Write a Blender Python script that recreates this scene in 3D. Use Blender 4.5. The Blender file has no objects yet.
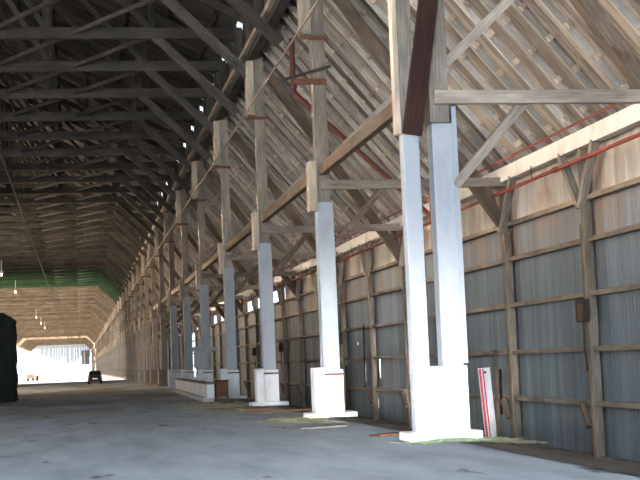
import bpy, bmesh, math, random
from mathutils import Vector, Matrix
random.seed(7)
S = bpy.context.scene
C = S.collection

# ------------------------------------------------------------ camera
YAW, PITCH, ROLL, FPX = 10.2147, 5.0741, .04, 1360.0
a, p = math.radians(YAW), math.radians(PITCH)
F = Vector((math.sin(a)*math.cos(p), math.cos(a)*math.cos(p), math.sin(p)))
R = Vector((math.cos(a), -math.sin(a), 0)); U = R.cross(F)
c, s = math.cos(ROLL), math.sin(ROLL)
R2 = c*R - s*U; U2 = s*R + c*U
cam = bpy.data.cameras.new('camera'); cam.sensor_width = 36; cam.lens = 36*FPX/640
cam.clip_start = .1; cam.clip_end = 5000
co = bpy.data.objects.new('camera', cam); C.objects.link(co)
M = Matrix((R2, U2, -F)).transposed().to_4x4(); M.translation = (0, 0, 1.55)
co.matrix_world = M
S.camera = co

# ------------------------------------------------------------ light and exposure
S.view_settings.view_transform = 'Standard'; S.view_settings.look = 'None'
S.view_settings.gamma = 1; S.view_settings.use_curve_mapping = False
S.view_settings.exposure = 0.0
w = bpy.data.worlds.new('sky'); S.world = w; w.use_nodes = True
bg = w.node_tree.nodes['Background']
bg.inputs[0].default_value = (.68, .83, 1.0, 1); bg.inputs[1].default_value = 2.2

SUN_DIR = Vector((-.90, -.20, .36)).normalized()          # towards the sun: low, from the left
sl = bpy.data.lights.new('sun', 'SUN'); sl.energy = 55.0; sl.angle = math.radians(1.0); sl.color = (1, .86, .70)
so = bpy.data.objects.new('sun', sl); C.objects.link(so)
so.rotation_euler = SUN_DIR.to_track_quat('Z', 'Y').to_euler(); so.location = (-60, 20, 40)

def area(name, loc, aim, sx, sy, power, col):
    l = bpy.data.lights.new(name, 'AREA'); l.shape = 'RECTANGLE'; l.size = sx; l.size_y = sy
    l.energy = power; l.color = col
    o = bpy.data.objects.new(name, l); C.objects.link(o); o.location = loc
    o.rotation_euler = (Vector(loc) - Vector(aim)).to_track_quat('Z', 'Y').to_euler()
    return o
# daylight through the open near end of the shed, behind the photographer
area('daylight_near_end', (-5, -9, 9), (3, 34, 1), 30, 15, 14000, (.72, .86, 1.0))
# two warm fill lamps added just inside the mostly closed left wall
area('added_fill_left', (-24, 44, 7), (7, 46, 4), 64, 11, 5200, (1.0, .93, .85))
area('added_fill_left_far', (-24, 145, 7), (9, 150, 3), 80, 10, 24000, (1.0, .80, .58))

# narrow lamps added: a warm band under the right eave, brighter post feet
e1 = area('added_eave_fill', (-24.3, 62, 13.4), (12, 62, 7.6), 130, 1.6, 3100, (1.0, .80, .60)); e1.data.spread = math.radians(16)
e2 = area('added_post_foot_fill', (-4, -9, 1.2), (5.6, 27, .9), 4.5, 1.6, 270, (1.0, .97, .92)); e2.data.spread = math.radians(11)

# ------------------------------------------------------------ materials
MATS = {}
def node_mat(name, rough=.85, metal=0.0):
    m = bpy.data.materials.new(name); m.use_nodes = True; MATS[name] = m
    nt = m.node_tree; b = nt.nodes['Principled BSDF']
    b.inputs['Roughness'].default_value = rough; b.inputs['Metallic'].default_value = metal
    b.inputs['Specular IOR Level'].default_value = .25
    return m, nt, b
def ramp(nt, stops):
    r = nt.nodes.new('ShaderNodeValToRGB')
    e = r.color_ramp.elements
    e[0].position, e[0].color = stops[0][0], (*stops[0][1], 1)
    e[1].position, e[1].color = stops[-1][0], (*stops[-1][1], 1)
    for q, col in stops[1:-1]:
        n = e.new(q); n.color = (*col, 1)
    return r
def noise(nt, vec, scale, detail=4, mscale=None, rough=.55):
    if mscale:
        mp = nt.nodes.new('ShaderNodeMapping'); mp.inputs['Scale'].default_value = mscale
        nt.links.new(vec, mp.inputs['Vector']); vec = mp.outputs[0]
    n = nt.nodes.new('ShaderNodeTexNoise'); n.inputs['Scale'].default_value = scale
    n.inputs['Detail'].default_value = detail; n.inputs['Roughness'].default_value = rough
    nt.links.new(vec, n.inputs['Vector']); return n.outputs['Fac']
def mix(nt, fac, A, B, mode='MIX'):
    m = nt.nodes.new('ShaderNodeMix'); m.data_type = 'RGBA'; m.blend_type = mode
    for sock, v in ((m.inputs[0], fac), (m.inputs[6], A), (m.inputs[7], B)):
        if hasattr(v, 'links') or isinstance(v, bpy.types.NodeSocket): nt.links.new(v, sock)
        elif isinstance(v, (int, float)): sock.default_value = v
        else: sock.default_value = (*v, 1)
    return m.outputs[2]
def wood(name, dark, light, stain=None):
    m, nt, b = node_mat(name)
    tc_ = nt.nodes.new('ShaderNodeTexCoord'); oi = nt.nodes.new('ShaderNodeObjectInfo')
    of = nt.nodes.new('ShaderNodeMath'); of.operation = 'MULTIPLY'; of.inputs[1].default_value = 91; nt.links.new(oi.outputs['Random'], of.inputs[0])
    av = nt.nodes.new('ShaderNodeVectorMath'); av.operation = 'ADD'; nt.links.new(tc_.outputs['UV'], av.inputs[0]); nt.links.new(of.outputs[0], av.inputs[1])
    class uv: outputs = {'UV': av.outputs[0]}
    g = noise(nt, uv.outputs['UV'], 6, 6, (.35, 5, 1), .65)
    r = ramp(nt, [(.3, dark), (.7, light)]); nt.links.new(g, r.inputs[0])
    col = r.outputs[0]
    g2 = noise(nt, uv.outputs['UV'], .9, 3, (.6, 1.6, 1))
    r2 = ramp(nt, [(.35, (.62, .60, .58)), (.65, (1.15, 1.12, 1.08))]); nt.links.new(g2, r2.inputs[0])
    col = mix(nt, 1.0, col, r2.outputs[0], 'MULTIPLY')
    br = nt.nodes.new('ShaderNodeMapRange'); br.inputs[3].default_value = .74; br.inputs[4].default_value = 1.22   # each timber its own tone
    nt.links.new(oi.outputs['Random'], br.inputs[0])
    cb = nt.nodes.new('ShaderNodeCombineXYZ'); [nt.links.new(br.outputs[0], q) for q in cb.inputs]
    col = mix(nt, 1.0, col, cb.outputs[0], 'MULTIPLY')
    if stain:
        g3 = noise(nt, uv.outputs['UV'], 1.7, 3)
        r3 = ramp(nt, [(.58, (0, 0, 0)), (.72, (1, 1, 1))]); nt.links.new(g3, r3.inputs[0])
        col = mix(nt, r3.outputs[0], col, stain)
    nt.links.new(col, b.inputs['Base Color'])
    bp = nt.nodes.new('ShaderNodeBump'); bp.inputs['Strength'].default_value = .35; bp.inputs['Distance'].default_value = .02
    nt.links.new(g, bp.inputs['Height']); nt.links.new(bp.outputs[0], b.inputs['Normal'])
    return m
W_GREY = wood('weathered_grey_timber', (.20, .175, .15), (.42, .37, .32))
W_FAR_LIT = wood('lit_brown_roof_timber', (.14, .105, .08), (.34, .265, .20))  # roof timber lightened to carry the bounced daylight on the far trusses
W_POST = wood('wall_post_timber', (.13, .10, .08), (.30, .25, .20))
W_DARK = wood('dark_roof_timber', (.045, .042, .038), (.135, .125, .115))
W_BROWN = wood('brown_timber', (.09, .07, .055), (.22, .17, .13), (.10, .055, .04))
W_TAN = wood('tan_rafter_timber', (.30, .29, .275), (.60, .58, .55))
W_RED = wood('rust_brown_timber', (.014, .007, .006), (.045, .018, .014))
W_GREEN = wood('green_stained_timber', (.035, .075, .035), (.08, .15, .07))
W_PALE = wood('pale_splice_timber', (.36, .30, .24), (.66, .57, .47))

def planks(name, dark, light, axis, width, along):
    """boards: axis = across-board coordinate, along = lengthwise one (object coordinates)"""
    m, nt, b = node_mat(name)
    tc = nt.nodes.new('ShaderNodeTexCoord'); sp = nt.nodes.new('ShaderNodeSeparateXYZ')
    nt.links.new(tc.outputs['Object'], sp.inputs[0])
    d = nt.nodes.new('ShaderNodeMath'); d.operation = 'DIVIDE'; d.inputs[1].default_value = width
    nt.links.new(sp.outputs[axis], d.inputs[0])
    fl = nt.nodes.new('ShaderNodeMath'); fl.operation = 'FLOOR'; nt.links.new(d.outputs[0], fl.inputs[0])
    wn = nt.nodes.new('ShaderNodeTexWhiteNoise'); wn.noise_dimensions = '1D'; nt.links.new(fl.outputs[0], wn.inputs['W'])
    sc = [1.0, 1.0, 1.0]; sc[axis] = 1/width*1.3; sc[along] = .5
    g = noise(nt, tc.outputs['Object'], 1.6, 5, tuple(sc), .65)
    ad = nt.nodes.new('ShaderNodeMath'); ad.operation = 'MULTIPLY_ADD'; ad.inputs[1].default_value = .55
    nt.links.new(wn.outputs['Value'], ad.inputs[0]); nt.links.new(g, ad.inputs[2])
    r = ramp(nt, [(.40, dark), (1.05, light)]); nt.links.new(ad.outputs[0], r.inputs[0])
    fr = nt.nodes.new('ShaderNodeMath'); fr.operation = 'FRACT'; nt.links.new(d.outputs[0], fr.inputs[0])
    gap = ramp(nt, [(.0, (.25, .25, .25)), (.06, (1, 1, 1))]); nt.links.new(fr.outputs[0], gap.inputs[0])
    col = mix(nt, 1.0, r.outputs[0], gap.outputs[0], 'MULTIPLY')
    nt.links.new(col, b.inputs['Base Color'])
    return m
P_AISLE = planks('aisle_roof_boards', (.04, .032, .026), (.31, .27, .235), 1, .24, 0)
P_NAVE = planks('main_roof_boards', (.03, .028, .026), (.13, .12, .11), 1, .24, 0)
P_SIDE = planks('side_boarding', (.05, .045, .04), (.16, .14, .12), 1, .24, 2)

def paint(name, col, dirt, lo=.52, hi=.72, scale=1.3, rough=.7):
    m, nt, b = node_mat(name, rough)
    tc = nt.nodes.new('ShaderNodeTexCoord')
    g = noise(nt, tc.outputs['Object'], scale, 6, (1, 1, .45), .65)
    r = ramp(nt, [(lo, (0, 0, 0)), (hi, (1, 1, 1))]); nt.links.new(g, r.inputs[0])
    nt.links.new(mix(nt, r.outputs[0], col, dirt), b.inputs['Base Color'])
    return m
WHITE = paint('white_painted_timber', (.37, .395, .43), (.28, .30, .325))
EAVE = paint('pale_eave_timber', (.60, .57, .53), (.30, .25, .20))
OLD_PAINT = paint('worn_off_white_paint', (.30, .27, .24), (.20, .17, .14))
CONC_W = paint('whitewashed_concrete', (.78, .78, .79), (.55, .55, .54))
CONC = paint('grey_concrete', (.42, .43, .44), (.24, .24, .24))
RUST = paint('rusty_brown_plate', (.14, .06, .035), (.06, .03, .02))
REDP = paint('red_pipe_paint', (.26, .06, .045), (.16, .055, .04), .45, .75)
DARKREDP = paint('dull_red_pipe_paint', (.13, .04, .035), (.08, .035, .03), .45, .75)
DARKM = paint('dark_metal', (.03, .028, .025), (.07, .045, .03))
TARP = paint('dark_tarpaulin', (.006, .009, .008), (.012, .016, .013), .4, .65)
CARP = paint('dark_car_paint', (.012, .014, .016), (.02, .022, .024), rough=.3)
GLASS = paint('dark_car_glass', (.01, .012, .014), (.02, .02, .02), rough=.1)
TYRE = paint('black_rubber', (.01, .01, .01), (.02, .02, .02))
BLUE = paint('blue_tarpaulin', (.05, .16, .62), (.04, .10, .40))
REDC = paint('faded_red_cloth', (.6, .10, .08), (.4, .08, .06))
STRIPE_R = paint('red_stripe_paint', (.62, .07, .10), (.50, .10, .10))
STRAW = paint('straw', (.26, .23, .14), (.17, .155, .10))
ORANGE = paint('orange_board', (.24, .10, .05), (.13, .07, .045))
GREY_BOARD = paint('grey_board', (.16, .15, .14), (.10, .09, .08))
SHELL = paint('white_enamel', (.85, .82, .74), (.6, .58, .5))

def sheet(name, base, streak, stain, stain_lo, stain_hi, top=None):
    m, nt, b = node_mat(name, .55, .0)
    tc = nt.nodes.new('ShaderNodeTexCoord')
    g = noise(nt, tc.outputs['Object'], 1.0, 5, (1, 2.6, .16), .7)
    r = ramp(nt, [(.30, streak), (.66, base)]); nt.links.new(g, r.inputs[0])
    col = r.outputs[0]
    g2 = noise(nt, tc.outputs['Object'], .55, 4, (1, 1.2, .5), .6)
    r2 = ramp(nt, [(stain_lo, (0, 0, 0)), (stain_hi, (1, 1, 1))]); nt.links.new(g2, r2.inputs[0])
    col = mix(nt, r2.outputs[0], col, stain)
    # sheet-to-sheet tone, one sheet is 0.8 m wide
    sp = nt.nodes.new('ShaderNodeSeparateXYZ'); nt.links.new(tc.outputs['Object'], sp.inputs[0])
    d = nt.nodes.new('ShaderNodeMath'); d.operation = 'DIVIDE'; d.inputs[1].default_value = .8; nt.links.new(sp.outputs[1], d.inputs[0])
    fl = nt.nodes.new('ShaderNodeMath'); fl.operation = 'FLOOR'; nt.links.new(d.outputs[0], fl.inputs[0])
    wn = nt.nodes.new('ShaderNodeTexWhiteNoise'); wn.noise_dimensions = '1D'; nt.links.new(fl.outputs[0], wn.inputs['W'])
    r3 = ramp(nt, [(0, (.80, .80, .80)), (1, (1.12, 1.12, 1.12))]); nt.links.new(wn.outputs[0], r3.inputs[0])
    col = mix(nt, 1.0, col, r3.outputs[0], 'MULTIPLY')
    nt.links.new(col, b.inputs['Base Color'])
    return m
SHEET = sheet('galvanised_sheet', (.155, .175, .19), (.08, .092, .10), (.12, .10, .08), .60, .80)
SHEET_MID = sheet('stained_middle_sheet', (.22, .235, .245), (.13, .125, .12), (.20, .145, .10), .47, .66)
SHEET_TOP = sheet('dusty_lit_upper_sheet', (.54, .49, .43), (.34, .29, .235), (.30, .20, .13), .50, .68)  # pale tan holds the warm eave light as well as dust and stains
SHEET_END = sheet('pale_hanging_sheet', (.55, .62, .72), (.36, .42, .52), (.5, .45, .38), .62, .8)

def floor_mat():
    m, nt, b = node_mat('worn_concrete_floor', .75)
    tc = nt.nodes.new('ShaderNodeTexCoord'); o = tc.outputs['Object']
    g = noise(nt, o, .9, 7, (1.4, .30, 1), .6)
    r = ramp(nt, [(.32, (.33, .375, .43)), (.5, (.43, .485, .55)), (.70, (.54, .59, .66))]); nt.links.new(g, r.inputs[0])
    g2 = noise(nt, o, .16, 5, (1.2, .45, 1), .6)
    r2 = ramp(nt, [(.42, (0, 0, 0)), (.62, (1, 1, 1))]); nt.links.new(g2, r2.inputs[0])
    sp = nt.nodes.new('ShaderNodeSeparateXYZ'); nt.links.new(o, sp.inputs[0])
    mr = nt.nodes.new('ShaderNodeMapRange'); mr.inputs[1].default_value = 26; mr.inputs[2].default_value = 62
    nt.links.new(sp.outputs[1], mr.inputs[0])
    mu = nt.nodes.new('ShaderNodeMath'); mu.operation = 'MULTIPLY'; nt.links.new(r2.outputs[0], mu.inputs[0]); nt.links.new(mr.outputs[0], mu.inputs[1])
    col = mix(nt, mu.outputs[0], r.outputs[0], (.27, .235, .17))         # straw dust and dung, thicker down the shed
    g3 = noise(nt, o, 1.1, 4, (1, .35, 1), .5)
    r3 = ramp(nt, [(.64, (0, 0, 0)), (.70, (1, 1, 1))]); nt.links.new(g3, r3.inputs[0])
    col = mix(nt, r3.outputs[0], col, (.13, .125, .12))
    nt.links.new(col, b.inputs['Base Color'])
    return m
FLOOR = floor_mat()
DIRT = paint('dark_dirt', (.09, .08, .07), (.17, .15, .125), .4, .7)
SAND = paint('pale_sand', (.62, .58, .50), (.50, .46, .40))

# ------------------------------------------------------------ mesh helpers
class MB:
    def __init__(self): self.v = []; self.f = []; self.uv = []; self.mi = []
    def quadbox(self, cs, L, wd, h, mi=0):
        """cs: 8 corners, 0-3 the start ring, 4-7 the end ring"""
        b = len(self.v); self.v += [tuple(q) for q in cs]
        o = random.random()*37
        for k in range(4):
            k2 = (k+1) % 4
            self.f.append((b+k, b+k2, b+4+k2, b+4+k)); t = (wd, h)[k % 2]
            self.uv.append(((o, o+k*.7), (o, o+k*.7+t), (o+L, o+k*.7+t), (o+L, o+k*.7))); self.mi.append(mi)
        for ring in ((3, 2, 1, 0), (4, 5, 6, 7)):
            self.f.append(tuple(b+i for i in ring)); self.uv.append(((0, o), (.3, o), (.3, o+.3), (0, o+.3))); self.mi.append(mi)
        return self
    def beam(self, P, Q, wd, h, up=(0, 0, 1), mi=0):
        P, Q = Vector(P), Vector(Q); d = (Q-P); L = d.length; d.normalize()
        sd = d.cross(Vector(up)).normalized(); u = sd.cross(d)
        cs = []
        for X in (P, Q):
            cs += [X-sd*wd/2-u*h/2, X+sd*wd/2-u*h/2, X+sd*wd/2+u*h/2, X-sd*wd/2+u*h/2]
        return self.quadbox(cs, L, wd, h, mi)
    def box(self, x0, x1, y0, y1, z0, z1, mi=0):
        d = (x1-x0, y1-y0, z1-z0); k = d.index(max(d)); cx, cy, cz = (x0+x1)/2, (y0+y1)/2, (z0+z1)/2
        if k == 0: return self.beam((x0, cy, cz), (x1, cy, cz), d[1], d[2], (0, 0, 1), mi)
        if k == 1: return self.beam((cx, y0, cz), (cx, y1, cz), d[0], d[2], (0, 0, 1), mi)
        return self.beam((cx, cy, z0), (cx, cy, z1), d[0], d[1], (0, 1, 0), mi)
    def tube(self, pts, r, n=10, mi=0):
        pts = [Vector(q) for q in pts]; b = len(self.v); L = 0
        for i, q in enumerate(pts):
            t = (pts[min(i+1, len(pts)-1)] - pts[max(i-1, 0)]).normalized()
            ref = Vector((0, 0, 1)) if abs(t.z) < .9 else Vector((0, 1, 0))
            e1 = t.cross(ref).normalized(); e2 = e1.cross(t)
            for k in range(n):
                an = 2*math.pi*k/n; self.v.append(tuple(q + r*(math.cos(an)*e1 + math.sin(an)*e2)))
        for i in range(len(pts)-1):
            for k in range(n):
                k2 = (k+1) % n
                self.f.append((b+i*n+k, b+i*n+k2, b+(i+1)*n+k2, b+(i+1)*n+k)); self.uv.append(((0, 0), (0, .1), (1, .1), (1, 0))); self.mi.append(mi)
        for i0, rev in ((0, 1), (len(pts)-1, 0)):
            ring = [b+i0*n+k for k in range(n)]
            if rev: ring.reverse()
            self.f.append(tuple(ring)); self.uv.append(tuple((0, 0) for _ in ring)); self.mi.append(mi)
        return self
    def poly(self, pts, mi=0):
        b = len(self.v); self.v += [tuple(q) for q in pts]
        self.f.append(tuple(range(b, b+len(pts)))); self.uv.append(tuple((q[0], q[1]) for q in pts)); self.mi.append(mi)
        return self
    def lathe(self, prof, ctr, n=20, mi=0):
        b = len(self.v)
        for r, z in prof:
            for k in range(n):
                an = 2*math.pi*k/n; self.v.append((ctr[0]+r*math.cos(an), ctr[1]+r*math.sin(an), ctr[2]+z))
        for i in range(len(prof)-1):
            for k in range(n):
                k2 = (k+1) % n
                self.f.append((b+i*n+k, b+i*n+k2, b+(i+1)*n+k2, b+(i+1)*n+k)); self.uv.append(((0, 0),)*4); self.mi.append(mi)
        return self
    def build(self, name, mat, parent=None, bevel=0, smooth=False, origin=None):
        me = bpy.data.meshes.new(name)
        off = Vector(origin) if origin else Vector((0, 0, 0))
        me.from_pydata([tuple(Vector(q)-off) for q in self.v], [], self.f)
        ul = me.uv_layers.new(name='UVMap'); flat = []
        for t in self.uv: 
            for q in t: flat += [q[0], q[1]]
        ul.data.foreach_set('uv', flat)
        for mm in (mat if isinstance(mat, (list, tuple)) else [mat]): me.materials.append(mm)
        me.polygons.foreach_set('material_index', self.mi)
        if smooth: me.polygons.foreach_set('use_smooth', [True]*len(me.polygons))
        me.update()
        o = bpy.data.objects.new(name, me); C.objects.link(o); o.location = off
        if parent: o.parent = parent
        if bevel:
            md = o.modifiers.new('edge', 'BEVEL'); md.width = bevel; md.segments = 2; md.limit_method = 'ANGLE'
        return o
def tag(o, label=None, cat=None, group=None, kind=None):
    if label: o['label'] = label
    if cat: o['category'] = cat
    if group: o['group'] = group
    if kind: o['kind'] = kind
    return o
def empty(name, loc, label, cat, group=None):
    o = bpy.data.objects.new(name, None); o.empty_display_size = .3; C.objects.link(o); o.location = loc
    return tag(o, label, cat, group)
def copy_tree(o, parent=None):
    n = o.copy(); C.objects.link(n)
    if parent: n.parent = parent
    for ch in [q for q in bpy.data.objects if q.parent == o]: copy_tree(ch, n)
    return n
KIDS = {}
def dup(root, loc, label, group=None):
    n = root.copy(); C.objects.link(n); n.location = loc
    n['label'] = label
    if group: n['group'] = group
    for ch in KIDS[root.name]:
        k = ch.copy(); C.objects.link(k); k.parent = n
    return n
ORD = ['nearest', 'second', 'third', 'fourth', 'fifth', 'sixth', 'seventh', 'eighth', 'ninth', 'tenth', 'eleventh', 'twelfth',
       'thirteenth', 'fourteenth', 'fifteenth', 'sixteenth', 'seventeenth', 'eighteenth']

# ------------------------------------------------------------ the setting
B, HB = 12.4, 6.2
Y0 = 24.8                                   # nearest column in view
YEND = Y0 + HB*113                          # far end of the shed
XC, XW, XL = 6.85, 12.3, -24.7
RX = -8.9                                   # ridge line of the main roof

fl = MB(); fl.box(XL-.5, 6.75, -16, YEND, -.5, 0)
tag(fl.build('floor', FLOOR), kind='structure')
dm = MB()
ys = [-16 + i*1.6 for i in range(80)] + [115 + i*25 for i in range(26)]
xs = [6.6, 7.1, 7.6, 8.6, 9.8, 11, 12.35]
zs = [.02, -.02, -.10, -.32, -.62, -.92, -1.10]
for i in range(len(ys)-1):
    for j in range(len(xs)-1):
        dm.v += [(xs[j+a_], ys[i+b_], zs[j+a_] + (0 if j+a_ in (0, 6) else .05*math.sin(ys[i+b_]*1.9+j+a_)*math.sin(ys[i+b_]*.7))) for a_, b_ in ((0, 0), (1, 0), (1, 1), (0, 1))]
        k = len(dm.v)-4; dm.f.append((k, k+1, k+2, k+3)); dm.uv.append(((0, 0),)*4); dm.mi.append(0)
tag(dm.build('floor_aisle', DIRT), kind='structure')
og = MB(); og.poly([(-900, -300, -1.25), (1500, -300, -1.25), (1500, 3000, -1.25), (-900, 3000, -1.25)])
tag(og.build('ground_outside', SAND), kind='structure')

# right wall, corrugated sheeting in two tiers, with small holes and some lost sheets far along
HOLES = [(58.43, .55, 1.30, .13), (56.65, .60, 1.20, .12), (55.45, .75, 1.55, .14), (57.3, -.42, -.28, .12), (56.1, -.5, -.15, .11), (50.3, -.55, -.40, .12), (35.2, .80, .90, .06),
         (59.9, 2.20, 2.32, .10), (36.4, 2.0, 2.06, .05)]
def wall_sheets(z0, z1, lost, lean=0):
    mb = MB(); y = -14.0
    while y < YEND:
        step = .1 if y < 110 else 3.1
        hs = sorted((h[1], h[2]) for h in HOLES if abs(y+step/2-h[0]) < h[3]/2+.02 and z0 <= h[1] < z1) if y < 110 else []
        if not lost(y):
            x0 = XW + (.0 if int(round(y/.1)) % 2 else .035) if step < 1 else XW
            x1 = XW + (.035 if int(round(y/.1)) % 2 else .0) if step < 1 else XW
            zz = z0; segs = []
            for h0, h1 in hs: segs.append((zz, h0)); zz = h1
            segs.append((zz, z1))
            for sa, sb in segs: mb.poly([(x0, y, sa), (x0, y, sb), (x1, y+step, sb), (x1, y+step, sa)])
        y += step
    return mb
rnd = random.Random(3); LOST = {k for k in range(9, 113) if rnd.random() < (.55 if k < 45 else .36)}; LOST_LOW = {k for k in range(15, 113) if rnd.random() < .36}
bay = lambda y: int((y-Y0+HB*.0)//HB)
wr = wall_sheets(-1.25, 4.2, lambda y: bay(y) in LOST_LOW or 84 <= bay(y) <= 90).build('wall_right', SHEET); tag(wr, kind='structure')
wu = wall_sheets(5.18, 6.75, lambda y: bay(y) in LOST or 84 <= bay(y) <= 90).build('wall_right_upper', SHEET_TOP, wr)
wall_sheets(4.2, 5.18, lambda y: bay(y) in LOST_LOW or 84 <= bay(y) <= 90).build('wall_right_middle', SHEET_MID, wr)
for z in (.28, 1.58, 2.9, 4.2, 5.2):
    MB().box(12.08, 12.24, -14, YEND, z-.06, z+.06).build('girt', W_POST, wr)
MB().box(12.05, 12.32, -14, YEND, -1.25, -.98).build('sill_plank', W_GREY, wr)
# pale eave timber along the wall head
eb = MB().box(11.93, 12.2, -14, YEND, 6.40, 6.80).build('eave_beam', EAVE)
tag(eb, 'long pale timber under the sloping roof edge, along the head of the metal wall', 'beam')

# aisle roof: boards on closely set rafters
def zroof(x): return 6.95 + 1.185*(12.3-x)
Ln = math.hypot(6.0, 1.185*6.0)
ra = MB()
ra.v += [(6.75, -14, zroof(6.75)), (12.9, -14, zroof(12.9)), (12.9, YEND, zroof(12.9)), (6.75, YEND, zroof(6.75))]
nv = Vector((1.185, 0, 1)).normalized()*.05
ra.v += [tuple(Vector(q)+nv) for q in ra.v[:4]]
for f_ in ((0, 3, 2, 1), (4, 5, 6, 7), (0, 1, 5, 4), (2, 3, 7, 6), (1, 2, 6, 5), (3, 0, 4, 7)): ra.f.append(f_); ra.uv.append(((0, 0),)*4); ra.mi.append(0)
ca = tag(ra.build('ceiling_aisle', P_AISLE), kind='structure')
dn = Vector((-1.185, 0, -1)).normalized()
def rafter_mb(mb, y):
    P = Vector((6.9, y, zroof(6.9))) + dn*.09; Q = Vector((12.55, y, zroof(12.55))) + dn*.09
    mb.beam(P, Q, .07, .17, (1.185, 0, 1))
    return mb
rm = rafter_mb(MB(), 0)
for k in range(9):                          # blocking cleats fixed to the rafter side under the boards
    x = 7.2+k*.6; c0 = Vector((x, -.12, zroof(x))) + dn*.08; d_ = Vector((1, 0, -1.185)).normalized()
    rm.beam(c0-d_*.07, c0+d_*.07, .14, .13, (1.185, 0, 1), 1)
SP = 1.24
r0 = rm.build('rafter', [W_TAN, W_PALE], ca); r0.location = (0, 18.0, 0)
for k in range(1, 100):
    r = r0.copy(); C.objects.link(r); r.location = (0, 18.0+SP*k, 0)
fm = MB(); y = 18.0+SP*100
while y < YEND: rafter_mb(fm, y); y += SP
tag(fm.build('far_rafters', W_TAN, ca), kind='stuff')
fm = MB(); y = 18.0-SP
while y > -13: rafter_mb(fm, y); y -= SP
tag(fm.build('rafters_overhead', W_TAN, ca), kind='stuff')

# main roof
def zmain(x): return 16.35 + .5*(7.3-x) if x > RX else 16.35 + .5*(x-(2*RX-7.3))
GAP = (Y0+HB*84, Y0+HB*89)                  # stretch of roof that has lost its boards
cm = MB()
for ya, yb in ((-14, GAP[0]), (GAP[1], YEND)):
    for xa, xb in ((7.17, RX), (RX, 2*RX-7.17)):
        za, zb = zmain(xa), zmain(xb)
        cm.poly([(xa, ya, za), (xb, ya, zb), (xb, yb, zb), (xa, yb, za)])
        cm.poly([(xa, ya, za+.06), (xa, yb, za+.06), (xb, yb, zb+.06), (xb, ya, zb+.06)])
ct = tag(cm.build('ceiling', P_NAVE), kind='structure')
for k, x in enumerate([6.2, 4.4, 2.6, .8, -1.0, -2.8, -4.6, -6.4, -8.2, -9.6, -11.4, -13.2, -15, -16.8, -18.6, -20.4, -22.2, -24]):
    MB().box(x-.06, x+.06, -14, YEND, zmain(x)-.22, zmain(x)-.02).build('purlin', W_DARK, ct)
# boarded side above the columns, below the row of slots under the roof edge
sb = MB().box(7.12, 7.17, -14, YEND, 13.2, 15.6)
for k in range(-2, 113):                    # short boarded lengths between the ventilation slots
    sb.box(7.12, 7.17, Y0+HB*k+2.4, Y0+HB*(k+1)+.1, 15.6, 16.40)
tag(sb.build('wall_clerestory', P_SIDE), kind='structure')

# left side: closed near the camera except a wide doorway; open far along
wl = MB(); GAP0, GAP1 = GAP
def lw(y0, y1, z0, z1): wl.box(XL-.15, XL, y0, y1, z0, z1)
lw(-16, 4, 0, 16.5); lw(4, 30, 6.0, 16.5); lw(30, 190, 0, 16.5)
lw(190, GAP0, 12.6, 16.5); lw(GAP1, YEND, 12.6, 16.5)
tag(wl.build('wall_left', P_SIDE), kind='structure')

# ------------------------------------------------------------ timber frames of the aisle
def frame_proto(main):
    y = 0
    t = empty('timber_frame', (0, Y0, 0), '-', 'timber frame')
    K = []
    yb = Vector((0, 0, 0))
    K.append(MB().box(6.68 if main else 6.62, 7.08, -.12 if main else -.22, .24, 0, 5.95).build('post', WHITE, t, .015))
    K.append(MB().box(6.64, 7.02, -.20, .20, 5.95, 13.0).build('upper_post', W_GREY, t, .012))
    if main:
        K.append(MB().box(7.08, 7.18, -.10, .22, 1.4, 6.28).build('side_plank', WHITE, t, .01))
        K.append(MB().box(5.92, 7.30, -.44, .48, 0, .16).build('plinth', CONC_W, t, .03))
        K.append(MB().box(6.40, 7.14, -.16, .28, .16, 1.36).build('base_block', CONC_W, t, .02))
        K.append(MB().box(6.10, 6.42, -.15, .15, .16, 5.75).build('front_post', WHITE, t, .02))
        K.append(MB().box(5.99, 6.09, -.14, .12, 5.75, 12.4).build('edge_plank', W_PALE, t, .01))
        K.append(MB().box(6.09, 6.38, -.08, .10, 5.75, 12.4).build('front_upper_post', W_GREY, t, .01))
        K.append(MB().beam((6.28, -.18, 5.72), (7.12, -.5, 11.2), .36, .14, (0, 1, 0)).build('leaning_timber', W_RED, t, .01))
        tag(K[-1], 'dark rust-brown slanting timber')
    else:
        K.append(MB().box(6.12, 7.46, -.55, .5, 0, .14).build('plinth', CONC_W, t, .03))
        K.append(MB().box(6.33, 6.62, -.34, .26, .14, 1.36).build('base_block', CONC_W, t, .02))
        K.append(MB().box(6.62, 7.16, -.26, .26, .14, 1.30).build('base_jacket', CONC_W, t, .02))
        K.append(MB().box(6.42, 6.64, -.26, .24, 5.70, 7.10).build('splice_board', W_PALE, t, .01))
        K.append(MB().box(6.36, 6.64, -.26, .24, 10.7, 12.75).build('upper_splice_board', W_PALE, t, .01))
        K.append(MB().box(6.60, 7.18, -.28, -.26, 1.14, 1.20).build('rusty_strap', RUST, t))
        K.append(MB().box(6.32, 7.10, -.30, -.24, 10.54, 10.64).build('tie_bar', RUST, t))
    K.append(MB().beam((6.72, -.22, 6.42), (12.1, -.22, 6.42), .16, .26).build('cross_beam', W_GREY, t, .012))
    K.append(MB().beam((7.10, 0, 4.75), (8.75, 0, 6.55), .18, .24, (0, 1, 0)).build('lower_knee_brace', W_GREY if main else W_BROWN, t, .01))
    K.append(MB().beam((6.75, 0, 6.85), (9.0, 0, 8.96), .18, .28, (0, 1, 0)).build('upper_knee_brace', W_GREY, t, .01))
    K.append(MB().beam((12.25, .05, 4.95), (7.30, .05, 12.20), .32, .30, (0, 1, 0)).build('raking_strut', W_BROWN, t, .012))
    KIDS[t.name] = K
    return t
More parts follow.
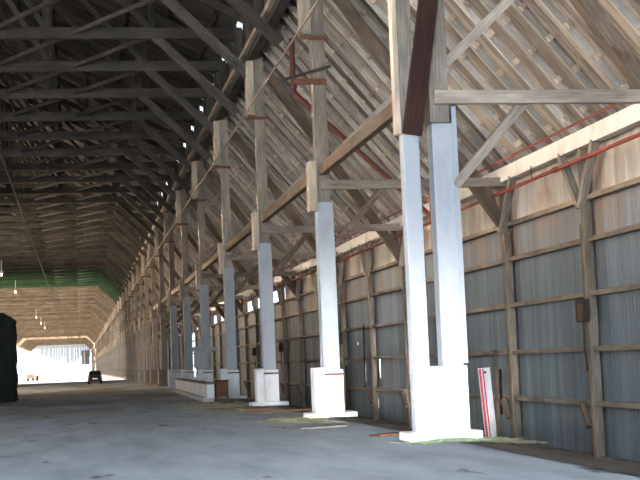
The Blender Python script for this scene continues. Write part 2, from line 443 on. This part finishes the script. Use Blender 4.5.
def worn_copy(src):                         # same frame with its whitewash worn off
    t = empty('timber_frame', (0, 0, 0), '-', 'timber frame'); K = []
    for ch in KIDS[src.name]:
        n = ch.copy(); C.objects.link(n); n.parent = t
        if ch.data.materials[0] in (WHITE, CONC_W):
            n.data = ch.data.copy(); n.data.materials[0] = OLD_PAINT
        K.append(n)
    KIDS[t.name] = K; return t
f1 = frame_proto(True)
f1['label'] = 'nearest timber frame: twin white posts on a shared white base block, dark slanting timber above'
f1['group'] = 'timber frames along the aisle'
f2 = frame_proto(False); f2.location = (0, Y0+B, 0)
f2['label'] = 'second timber frame from the camera, white post with white block on its left foot'
f2['group'] = 'timber frames along the aisle'
notes = {3: 'third timber frame from the camera, white post with pale block at its foot',
         4: 'fourth timber frame from the camera, its foot just before the low concrete wall',
         5: 'fifth timber frame from the camera, just behind the near end of the low concrete wall',
         6: 'sixth timber frame from the camera, behind the middle of the low concrete wall',
         7: 'seventh timber frame from the camera, close to the far end of the low concrete wall'}
for k in range(3, 58):
    if k in notes: lb = notes[k]
    elif k <= 18: lb = f'{ORD[k-1]} timber frame from the camera along the receding row of posts'
    elif k <= 30: lb = 'slender timber frame far along the row, between the low concrete wall and the car'
    else: lb = 'timber frame at the far bright end of the row, beyond the parked car'
    g_ = 'timber frames along the aisle' if k <= 14 else ('far timber frames' if k <= 30 else 'timber frames beyond the car')
    if k == 8:
        fw = worn_copy(f2); fw.location = (0, Y0+B*(k-1), 0); fw['label'] = lb; fw['group'] = g_; continue
    dup(f2 if k < 8 else fw, (0, Y0+B*(k-1), 0), lb, g_)
    continue
    dup(f2, (0, Y0+B*(k-1), 0), lb, 'timber frames along the aisle' if k <= 14 else ('far timber frames' if k <= 30 else 'timber frames beyond the car'))

# wall posts
wp = empty('wall_post', (0, Y0+HB, 0), '-', 'wall post', 'posts of the metal wall')
K = [MB().box(12.02, 12.24, -.09, .09, -1.15, 6.4).build('post', W_POST, wp, .012),
     MB().box(12.06, 12.24, .10, .30, -1.15, 4.6).build('backing_plank', W_BROWN, wp, .01),
     MB().beam((12.0, -.02, 5.0), (12.0, -1.15, 6.42), .16, .20, (1, 0, 0)).build('knee_brace', W_GREY, wp, .01),
     MB().beam((12.0, .02, 5.0), (12.0, 1.15, 6.42), .16, .20, (1, 0, 0)).build('knee_brace', W_GREY, wp, .01),
     MB().beam((12.02, .30, -.3), (11.94, .55, .25), .12, .18, (0, 1, 0)).build('foot_cleat', W_BROWN, wp, .01)]
KIDS[wp.name] = K
wp['label'] = 'metal-wall post at the right edge with a dark box hung on it, nearest the camera'
for k in range(2, 112):
    pos = (0, Y0+HB*k, 0)
    if k <= 12: lb = f'{ORD[k-1]} post from the camera along the metal wall' + (', beside the red and white board' if k == 2 else '')
    elif k <= 30: lb = 'slim distant post of the metal wall, seen between the frame posts'
    else: lb = 'wall post in the far bright part of the shed beyond the car'
    dup(wp, pos, lb, 'posts of the metal wall' if k <= 12 else ('distant posts of the metal wall' if k <= 30 else 'posts of the far wall beyond the car'))

# ------------------------------------------------------------ roof trusses
def truss_proto(wm, name='roof_truss'):
    t = empty(name, (0, 0, 0), '-', 'roof truss'); K = []
    K.append(MB().box(XL, 7.0, -.15, .15, 15.12, 15.58).build('bottom_chord', wm, t))
    zr = lambda x: zmain(x) - .42
    K.append(MB().beam((7.25, 0, zr(7.25)), (RX, 0, zr(RX)), .34, .24, (0, 1, 0)).build('rafter', wm, t))
    K.append(MB().beam((2*RX-7.25, 0, zr(7.25)), (RX, 0, zr(RX)), .34, .24, (0, 1, 0)).build('rafter', wm, t))
    K.append(MB().beam((RX, 0, 15.5), (RX, 0, zr(RX)), .3, .24, (0, 1, 0)).build('king_post', wm, t))
    for sg in (1, -1):
        X = lambda q: RX + sg*(q-RX)
        K.append(MB().beam((X(3.4), 0, 15.25), (X(6.75), 0, 12.0), .34, .26, (0, 1, 0)).build('knee_brace', wm, t))
        K.append(MB().beam((X(3.3), 0, 15.5), (X(3.3), 0, zr(3.3)), .26, .2, (0, 1, 0)).build('strut', wm, t))
        K.append(MB().beam((X(3.3), 0, 15.5), (X(-1.0), 0, zr(-1.0)), .24, .2, (0, 1, 0)).build('web', wm, t))
        K.append(MB().beam((X(-1.0), 0, 15.5), (X(-1.0), 0, zr(-1.0)), .26, .2, (0, 1, 0)).build('strut', wm, t))
        K.append(MB().beam((X(-1.0), 0, 15.5), (X(-5.0), 0, zr(-5.0)), .24, .2, (0, 1, 0)).build('web', wm, t))
        K.append(MB().beam((X(-5.0), 0, 15.5), (X(-5.0), 0, zr(-5.0)), .26, .2, (0, 1, 0)).build('strut', wm, t))
        K.append(MB().beam((X(3.4), 0, 15.30), (X(-3.2), 12.2, 15.42), .13, .16).build('sway_brace', wm, t))
    K.append(MB().box(6.72, 7.06, -.17, .17, 13.2, 15.6).build('wall_post_upper', wm, t))
    K[-1].name = 'top_post'
    K.append(MB().beam((6.9, .1, 13.2), (6.9, 2.2, 15.5), .12, .16, (1, 0, 0)).build('side_brace', wm, t))
    KIDS[t.name] = K
    return t
t1 = truss_proto(W_DARK); t1.location = (0, Y0, 0)
t1['label'] = 'roof truss overhead nearest the camera, at the top edge'; t1['group'] = 'roof trusses of the main hall'
t2 = None; t3 = None
for k in range(1, 113):
    y = Y0+HB*k
    green = 27 <= k <= 32
    if green:
        if t2 is None:
            t2 = truss_proto(W_GREEN); t2.location = (0, y, 0)
            t2['label'] = 'green-stained roof truss at the near edge of the green ceiling band'; t2['group'] = 'green trusses'
            continue
        dup(t2, (0, y, 0), f'{ORD[k-27]} green-stained roof truss from the near edge of the green ceiling band', 'green trusses'); continue
    if k < 4: lb, g = f'{ORD[k]} dark roof truss from the camera, above the top edge', 'overhead trusses'
    elif k <= 21: lb, g = f'dark roof truss with the {ORD[k-4]} full-width tie beam down from the top edge', 'roof trusses of the main hall'
    elif k <= 26: lb, g = 'dark brown roof truss far down the hall, before the green band', 'far dark trusses'
    else: lb, g = 'brown roof truss beyond the green band, near the bright end', 'trusses beyond the green band'
    if k > 32:
        if t3 is None:
            t3 = truss_proto(W_FAR_LIT); t3.location = (0, y, 0); t3['label'] = 'first brown roof truss just beyond the green ceiling band'; t3['group'] = g
        else: dup(t3, (0, y, 0), lb, g)
        continue
    dup(t1, (0, y, 0), lb, g)

# long timbers tied along the row of frames
tag(MB().box(6.45, 6.78, -14, YEND, 12.80, 13.2).build('plate_beam', W_DARK), 'heavy dark timber running along the tops of the aisle posts', 'beam')
tag(MB().box(6.28, 6.42, -14, YEND, 13.0, 13.2).build('plate_rail', W_PALE), 'thin pale timber along the nave side of the dark plate beam', 'rail')
tag(MB().box(6.72, 6.90, Y0+.3, YEND, 6.70, 7.00).build('longitudinal_beam', W_BROWN), 'long brown timber running level from frame to frame at cross-beam height', 'beam')
tag(MB().tube([(6.24, 27, 10.72), (6.24, 60, 10.68), (6.24, 160, 10.66)], .036).build('conduit', W_GREY), 'thin pale pipe running level across the upper posts', 'pipe')
tag(MB().tube([(-4.4, 30, 14.95), (-4.4, YEND-20, 14.95)], .05, 8).build('ceiling_cable', DARKM), 'dark cable running lengthwise under the ceiling tie beams', 'cable')

# ------------------------------------------------------------ left row, seen only at the far end
lc = empty('left_column', (XL+.4, Y0+B*40, 0), 'timber column of the far left row beside the blazing daylight', 'column', 'far left columns')
KIDS[lc.name] = [MB().box(-.25, .25, -.25, .25, 0, 15.1).build('post', W_GREY, lc),
                 MB().box(-.5, .5, -.5, .5, 0, .4).build('foot', CONC_W, lc),
                 MB().beam((0, 0, 8), (0, 2.5, 11.5), .2, .2, (1, 0, 0)).build('brace', W_GREY, lc)]
for k in range(-24, 16, 4):
    if k == 0: continue
    dup(lc, (XL+.4, Y0+B*(40+k), 0), 'timber column of the far left row beside the blazing daylight', 'far left columns')

# far end wall: hanging sheets with daylight between
we = MB()
we.box(XL, 7, YEND, YEND+.1, 13.6, 16.5)
wf = tag(we.build('wall_far', SHEET_END), kind='structure')
rr = random.Random(5); x = -19.5
while x < 5.5:
    wd = rr.choice((1.2, 1.6, 2.2)); z0 = rr.choice((5.5, 6.5, 7.5, 9.0, 4.5))
    MB().box(x, x+wd*.86, YEND, YEND+.06, z0, 13.7).build('hanging_sheet', SHEET_END, wf)
    x += wd
MB().box(1.6, 5.6, YEND-.3, YEND-.2, 4.6, 11.8).build('hanging_sheet', SHEET, wf)
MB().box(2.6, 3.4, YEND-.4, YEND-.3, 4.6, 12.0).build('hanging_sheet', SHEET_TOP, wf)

# ------------------------------------------------------------ pipes
sp = empty('sprinkler_pipe', (11.85, 25, 6.08), 'long red pipe running along the metal wall just under the eave timber', 'pipe')
pp = MB().tube([(0, -10, 0), (0, 100, -.04)], .05, 10).build('pipe', REDP, sp)
cp = MB()
for y in range(-5, 100, 6): cp.tube([(0, y, -.005), (0, y+.3, -.005)], .075, 10)
cp.build('coupling', REDP, sp)
for y in range(-3, 100, 12): MB().tube([(0, y, .03), (0, y, .36)], .015, 6).build('hanger', DARKM, sp)
tag(MB().tube([(11.86, 10, 6.98), (11.86, 95, 6.92)], .035, 8).build('thin_pipe', REDP), 'thin faded red pipe along the top of the pale eave timber', 'pipe')
rp = empty('riser_pipe', (7.3, 44.4, 12.4), 'dull red pipe dropping from the roof then slanting down to the wall pipe', 'pipe')
MB().tube([(0, 0, 0), (0, 0, -1.7), (.04, 0, -1.88), (.16, 0, -2.02), (4.5, 0, -6.1)], .095, 12).build('pipe', DARKREDP, rp)
MB().tube([(0, 0, -1.58), (0, 0, -1.72)], .125, 12).build('coupling', DARKREDP, rp)
MB().tube([(0.3, 0, -2.152), (.42, 0, -2.265)], .125, 12).build('coupling', DARKREDP, rp)
dp = empty('drop_pipe', (11.7, 43.8, 6.9), 'short vertical red pipe with elbows linking the two wall pipes', 'pipe')
MB().tube([(.10, -.5, .0), (0, 0, 0), (0, .02, -.84)], .045, 8).build('pipe', REDP, dp)
MB().tube([(0, 0, .06), (0, 0, -.12)], .07, 8).build('elbow', REDP, dp)
# rusty brackets by the second frame's upper post
br = empty('rusty_bracket', (6.7, Y0+B, 9.55), 'rusty iron bracket bolted across the second upper post', 'bracket')
MB().beam((-.85, -.3, -.15), (.45, -.3, .22), .06, .08).build('bar', DARKM, br)
MB().box(-.6, .3, -.36, -.26, -.30, -.14).build('plate', RUST, br)

# ------------------------------------------------------------ boxes hung on the wall posts
boxes = [(HB, 2.55, 'dark electrical box with open lid on the right-hand wall post'),
         (HB*6-.1, 2.6, 'dark box on the wall post just right of the second frame foot'),
         (HB*9+.1, 2.5, 'dark box on a wall post between the second and third frames'),
         (HB*11+.2, 2.4, 'dark box on a wall post left of the third frame')]
ebx = None
for dy, z, lb in boxes:
    if ebx is None:
        ebx = empty('electrical_box', (11.93, Y0+dy, z), lb, 'box', 'boxes on the wall posts')
        KIDS[ebx.name] = [MB().box(-.16, .06, -.26, .14, -.32, .22).build('case', DARKM, ebx, .015),
                          MB().box(-.22, -.18, -.42, -.16, -.30, .10).build('lid', RUST, ebx, .005),
                          MB().tube([(-.02, 0, -.30), (-.02, .03, -.9), (.02, .02, -1.5)], .025, 8).build('cable', DARKM, ebx)]
    else: dup(ebx, (11.93, Y0+dy, z), lb)

# red and white board leaning at the wall
rb = empty('striped_board', (11.74, 38.7, -1.0), 'white board with red upright stripes leaning against the metal wall', 'board')
MB().beam((.10, .0, .0), (.0, .12, 2.15), .36, .05, (0, 1, 0)).build('panel', CONC_W, rb, .006)
for dx, wd in ((-.135, .07), (-.04, .035)):
    MB().beam((.10+dx, -.035, .04), (dx, .085, 2.12), wd, .02, (0, 1, 0)).build('stripe', STRIPE_R, rb)
MB().box(-.10, .28, -.12, .08, -.05, .04).build('foot', WHITE, rb, .01)
MB().tube([(.02, .04, 2.02), (.02, .10, 2.02)], .035, 8).build('bolt', DARKM, rb)
# loose brown planks standing by the wall
pk = [(11.94, 38.35, -1.05, 1.65, .20, 'tall brown plank standing beside the red and white board', W_BROWN),
      (11.96, 38.0, -.2, 1.1, .10, 'short rust-brown plank on the wall right of the striped board', W_RED),
      (11.96, 61.1, -1.0, 1.3, .30, 'rusty brown plank at the wall, behind the second frame foot', W_RED),
      (11.96, 66.8, -1.0, 1.1, .32, 'rust-brown plank at the wall left of the second frame foot', W_RED),
      (11.96, 56.9, .35, 3.0, .07, 'thin brown stick fixed upright above the holes in the metal wall', W_RED)]
for x, y, z0, z1, wd, lb, m in pk:
    o = MB().beam((0, 0, 0), (.03, .02, z1-z0), wd, .05, (1, 0, 0)).build('loose_plank', m)
    o.location = (x, y, z0); tag(o, lb, 'plank', 'loose planks at the wall')

# ------------------------------------------------------------ low concrete wall
lw_ = empty('concrete_barrier', (5.48, 58, 0), 'low whitewashed concrete wall with a grey footing beside the fifth frame', 'low wall')
lw_.rotation_euler = (0, 0, math.radians(-1.2))
MB().box(-.16, .16, 0, 27, .16, .76).build('wall_body', CONC_W, lw_, .02)
MB().box(-.34, .18, .2, 27, 0, .20).build('footing', CONC, lw_, .02)
MB().box(-.20, .20, -.05, 27.1, .74, .82).build('coping', GREY_BOARD, lw_, .02)
rx_ = empty('rusty_bin', (5.98, 58.3, 0), 'rust-brown metal bin against the near end of the low concrete wall', 'bin')
MB().box(-.26, .26, -.25, .35, .22, .86).build('body', RUST, rx_, .02)
MB().box(-.28, .28, -.28, .38, .84, .90).build('rim', DARKM, rx_, .01)
for sx in (-.23, .23): MB().box(sx-.04, sx+.04, -.24, -.16, 0, .26).build('leg', RUST, rx_)
# board structure on the fifth frame
pb = empty('panel_stack', (6.9, 74.6, 1.40), 'pale square panels fixed round the fifth post above the low concrete wall', 'panel')
MB().box(-.75, .15, -.46, -.42, 0, 1.2).build('panel', CONC, pb, .01)
MB().box(-1.15, .5, -.52, -.46, .92, 1.15).build('cross_board', WHITE, pb, .01)

# debris on the floor
db = [(6.4, 43.0, 2.6, .45, 12, 'flat orange-brown board on the floor between the second and third frames', ORANGE),
      (5.75, 54.5, 2.2, .35, 75, 'thin orange board lying before the low concrete wall', ORANGE),
      (6.0, 46.8, 1.6, .5, 60, 'orange-brown board beside the third frame foot', ORANGE),
      (5.2, 47.5, 2.4, .6, 40, 'grey weathered board on the floor near the third frame', GREY_BOARD),
      (6.1, 26.9, .8, .35, 30, 'dark rusty plate on the floor left of the nearest frame foot', RUST),
      (5.5, 31.2, 1.2, .22, 15, 'dark thin board on the floor between the first two frames', GREY_BOARD)]
for x, y, L, wd, an, lb, m in db:
    o = MB().box(-L/2, L/2, -wd/2, wd/2, 0, .045).build('floor_board', m, None, .008)
    o.location = (x, y, .005); o.rotation_euler = (0, 0, math.radians(an)); tag(o, lb, 'board', 'boards lying on the floor')
def straw(cx, cy, rx, ry, n, label, z0=0, zs_=0, mat=STRAW):
    mb = MB(); q = random.Random(int(cx*10+cy))
    for _ in range(n):
        r_ = min(abs(q.gauss(0, .55)), 1.6); t = q.random()*6.283; x, y = cx+rx*r_*math.cos(t), cy+ry*r_*math.sin(t)
        h = .05*max(0, 1-r_)+.01; z = z0 + zs_*max(0, x-6.9); an = q.random()*3.14; l = .09+.16*q.random()
        mb.beam((x-l*math.cos(an), y-l*math.sin(an), z+q.random()*h), (x+l*math.cos(an), y+l*math.sin(an), z+q.random()*h+.01), .014, .01)
    return tag(mb.build('straw', mat), label, 'straw', kind='stuff')
straw(7.9, 25.4, .7, .8, 420, 'scattered straw on the ground right of the nearest frame foot', -.02, -.10)
straw(5.2, 50, 1.4, 6.5, 1100, 'yellowish straw strewn on the floor before the third and fourth frames')
straw(5.6, 35.5, .9, 2.2, 420, 'straw scattered left of the second frame foot')
MOSS = paint('green_weeds', (.20, .27, .16), (.33, .33, .22))
straw(6.6, 24.0, .75, .28, 500, 'greenish weeds along the front of the nearest white base block', 0, 0, MOSS)

# ------------------------------------------------------------ car seen from behind
car = empty('car', (1.72, 152.6, 0), 'small dark car parked on the floor far down the hall, seen from behind', 'car')
cb = MB()
sec = [(-.05, .30, .55, .74), (0, .28, .92, .76), (.35, .26, 1.0, .78), (3.0, .26, .98, .78), (3.9, .30, .72, .72), (4.0, .34, .55, .68)]
def loft(mb, secs, taper=1.0):
    b = len(mb.v)
    for y, z0, z1, hw in secs:
        mb.v += [(-hw, y, z0), (hw, y, z0), (hw, y, z0+(z1-z0)*.6), (hw*.93*taper, y, z1), (-hw*.93*taper, y, z1), (-hw, y, z0+(z1-z0)*.6)]
    for i in range(len(secs)-1):
        for k in range(6):
            k2 = (k+1) % 6; mb.f.append((b+i*6+k, b+i*6+k2, b+(i+1)*6+k2, b+(i+1)*6+k)); mb.uv.append(((0, 0),)*4); mb.mi.append(0)
    mb.f.append(tuple(b+k for k in (5, 4, 3, 2, 1, 0))); mb.uv.append(((0, 0),)*6); mb.mi.append(0)
    e = b+6*(len(secs)-1); mb.f.append(tuple(e+k for k in range(6))); mb.uv.append(((0, 0),)*6); mb.mi.append(0)
    return mb
loft(cb, sec).build('body', CARP, car, .03)
loft(MB(), [(.12, .95, 1.36, .68), (.35, .95, 1.46, .68), (2.0, .95, 1.44, .66), (2.8, .92, 1.0, .64)], .86).build('cabin', CARP, car, .03)
MB().beam((0, .04, 1.02), (0, .13, 1.32), 1.1, .03, (0, 1, 0)).build('rear_window', GLASS, car)
MB().box(-.28, .28, -.09, -.06, .50, .66).build('number_plate', SHELL, car)
for sx in (-.64, .64):
    MB().box(sx-.09, sx+.09, -.08, .02, .68, .86).build('tail_light', STRIPE_R, car)
MB().box(-.74, .74, -.14, .02, .30, .46).build('bumper', DARKM, car, .02)
for sx in (-.68, .68):
    for yy in (.75, 3.2):
        wh = MB().tube([(sx-.10, yy, .31), (sx+.10, yy, .31)], .31, 18).build('wheel', TYRE, car)
        MB().tube([(sx+math.copysign(.09, sx), yy, .31), (sx+math.copysign(.12, sx), yy, .31)], .17, 14).build('hub_cap', CONC, wh)

# ------------------------------------------------------------ dark covered stack at the left edge
st = empty('covered_stack', (-3.50, 75.3, 0), 'tall black-green tarpaulin-covered stack standing at the left edge', 'stack')
bm = bmesh.new(); bmesh.ops.create_cube(bm, size=1)
bmesh.ops.scale(bm, vec=(6.4, 5.0, 4.9), verts=bm.verts); bmesh.ops.translate(bm, vec=(-3.2, 2.5, 2.375), verts=bm.verts)
bmesh.ops.subdivide_edges(bm, edges=bm.edges[:], cuts=14, use_grid_fill=True)
q = random.Random(2)
for v in bm.verts:
    x, y, z = v.co
    k = z/4.75
    ed = min(1, (-x)/.35, ) if z > 4.3 else 1
    if z > 4.2: v.co.z -= .22*max(0, 1-(-x)/.5)**2 + .12*(1+math.sin(x*2.3))*.6
    v.co.x += .05*math.sin(z*5+y*3)*(1 if x > -.2 else 0) - .06*max(0, k-.9)
    v.co.y += .06*math.sin(x*6+z*1.2)*(1 if y < .2 else 0)
me = bpy.data.meshes.new('cover'); bm.to_mesh(me); bm.free(); me.materials.append(TARP)
o = bpy.data.objects.new('cover', me); C.objects.link(o); o.parent = st
MB().tube([(.10, -.10, 3.3), (-3, -.14, 3.22), (-6.4, -.10, 3.3)], .03, 8).build('rope', DARKM, st)

# ------------------------------------------------------------ pendant lamps on the centre line
EM = bpy.data.materials.new('lamp_glow'); EM.use_nodes = True
eb_ = EM.node_tree.nodes['Principled BSDF']; eb_.inputs['Emission Color'].default_value = (1, .86, .6, 1); eb_.inputs['Emission Strength'].default_value = 3
pl = None
for i, k in enumerate((23, 29, 45, 51, 57)):
    lb = ['pendant lamp hanging from the ceiling at the left edge, nearest the camera', 'second pendant lamp, hanging in front of the green ceiling band',
          'pendant lamp below the green band, highest of the small distant three', 'middle one of the three small distant pendant lamps', 'lowest and farthest pendant lamp, above the bright opening'][i]
    if pl is None:
        pl = empty('pendant_lamp', (-8.9, Y0+HB*k, 15.1), lb, 'lamp', 'pendant lamps')
        KIDS[pl.name] = [MB().tube([(0, 0, 0), (0, 0, -1.2)], .05, 8).build('rod', SHELL, pl),
                         MB().lathe([(.05, -1.15), (.16, -1.25), (.24, -1.5), (.26, -1.56), (.24, -1.56), (.14, -1.28), (.0, -1.2)], (0, 0, 0)).build('shade', SHELL, pl, smooth=True),
                         MB().lathe([(.0, -1.25), (.09, -1.35), (.13, -1.6), (.12, -1.85), (0, -1.95)], (0, 0, 0), 14).build('bulb', EM, pl, smooth=True)]
    else: dup(pl, (-8.9, Y0+HB*k, 15.1), lb)

# small things in the glare at the far left
bt = empty('blue_tarpaulin', (-9.3, 203, 0), 'bright blue tarpaulin heap just right of the dark stack, in the glare', 'tarpaulin')
loft(MB(), [(0, 0, 1.2, .6), (.8, 0, 1.5, .6), (2, 0, 1.0, .5)]).build('cover', BLUE, bt, .1)
MB().box(-.5, .5, -.1, 0, .0, .15).build('hem', BLUE, bt)
rc = empty('red_cart', (-8.5, 250, 0), 'small red cart standing in the glare of the bright opening', 'cart')
MB().box(-.7, .5, -.4, .4, .5, 1.2).build('body', REDC, rc, .05)
for sx in (-.5, .4): MB().tube([(sx, -.46, .26), (sx, -.36, .26)], .26, 14).build('wheel', TYRE, rc)
MB().beam((.5, 0, .7), (1.0, 0, .3), .06, .06).build('handle', DARKM, rc)
br_ = empty('dark_barrel', (-7.5, 252, 0), 'small dark barrel right of the red cart in the glare', 'barrel')
MB().lathe([(0, 0), (.28, 0), (.30, .3), (.31, .45), (.30, .6), (.28, .9), (0, .9)], (0, 0, 0)).build('body', DARKM, br_, smooth=True)
MB().lathe([(.285, .88), (.31, .9), (.285, .93), (0, .92)], (0, 0, 0)).build('lid', RUST, br_)
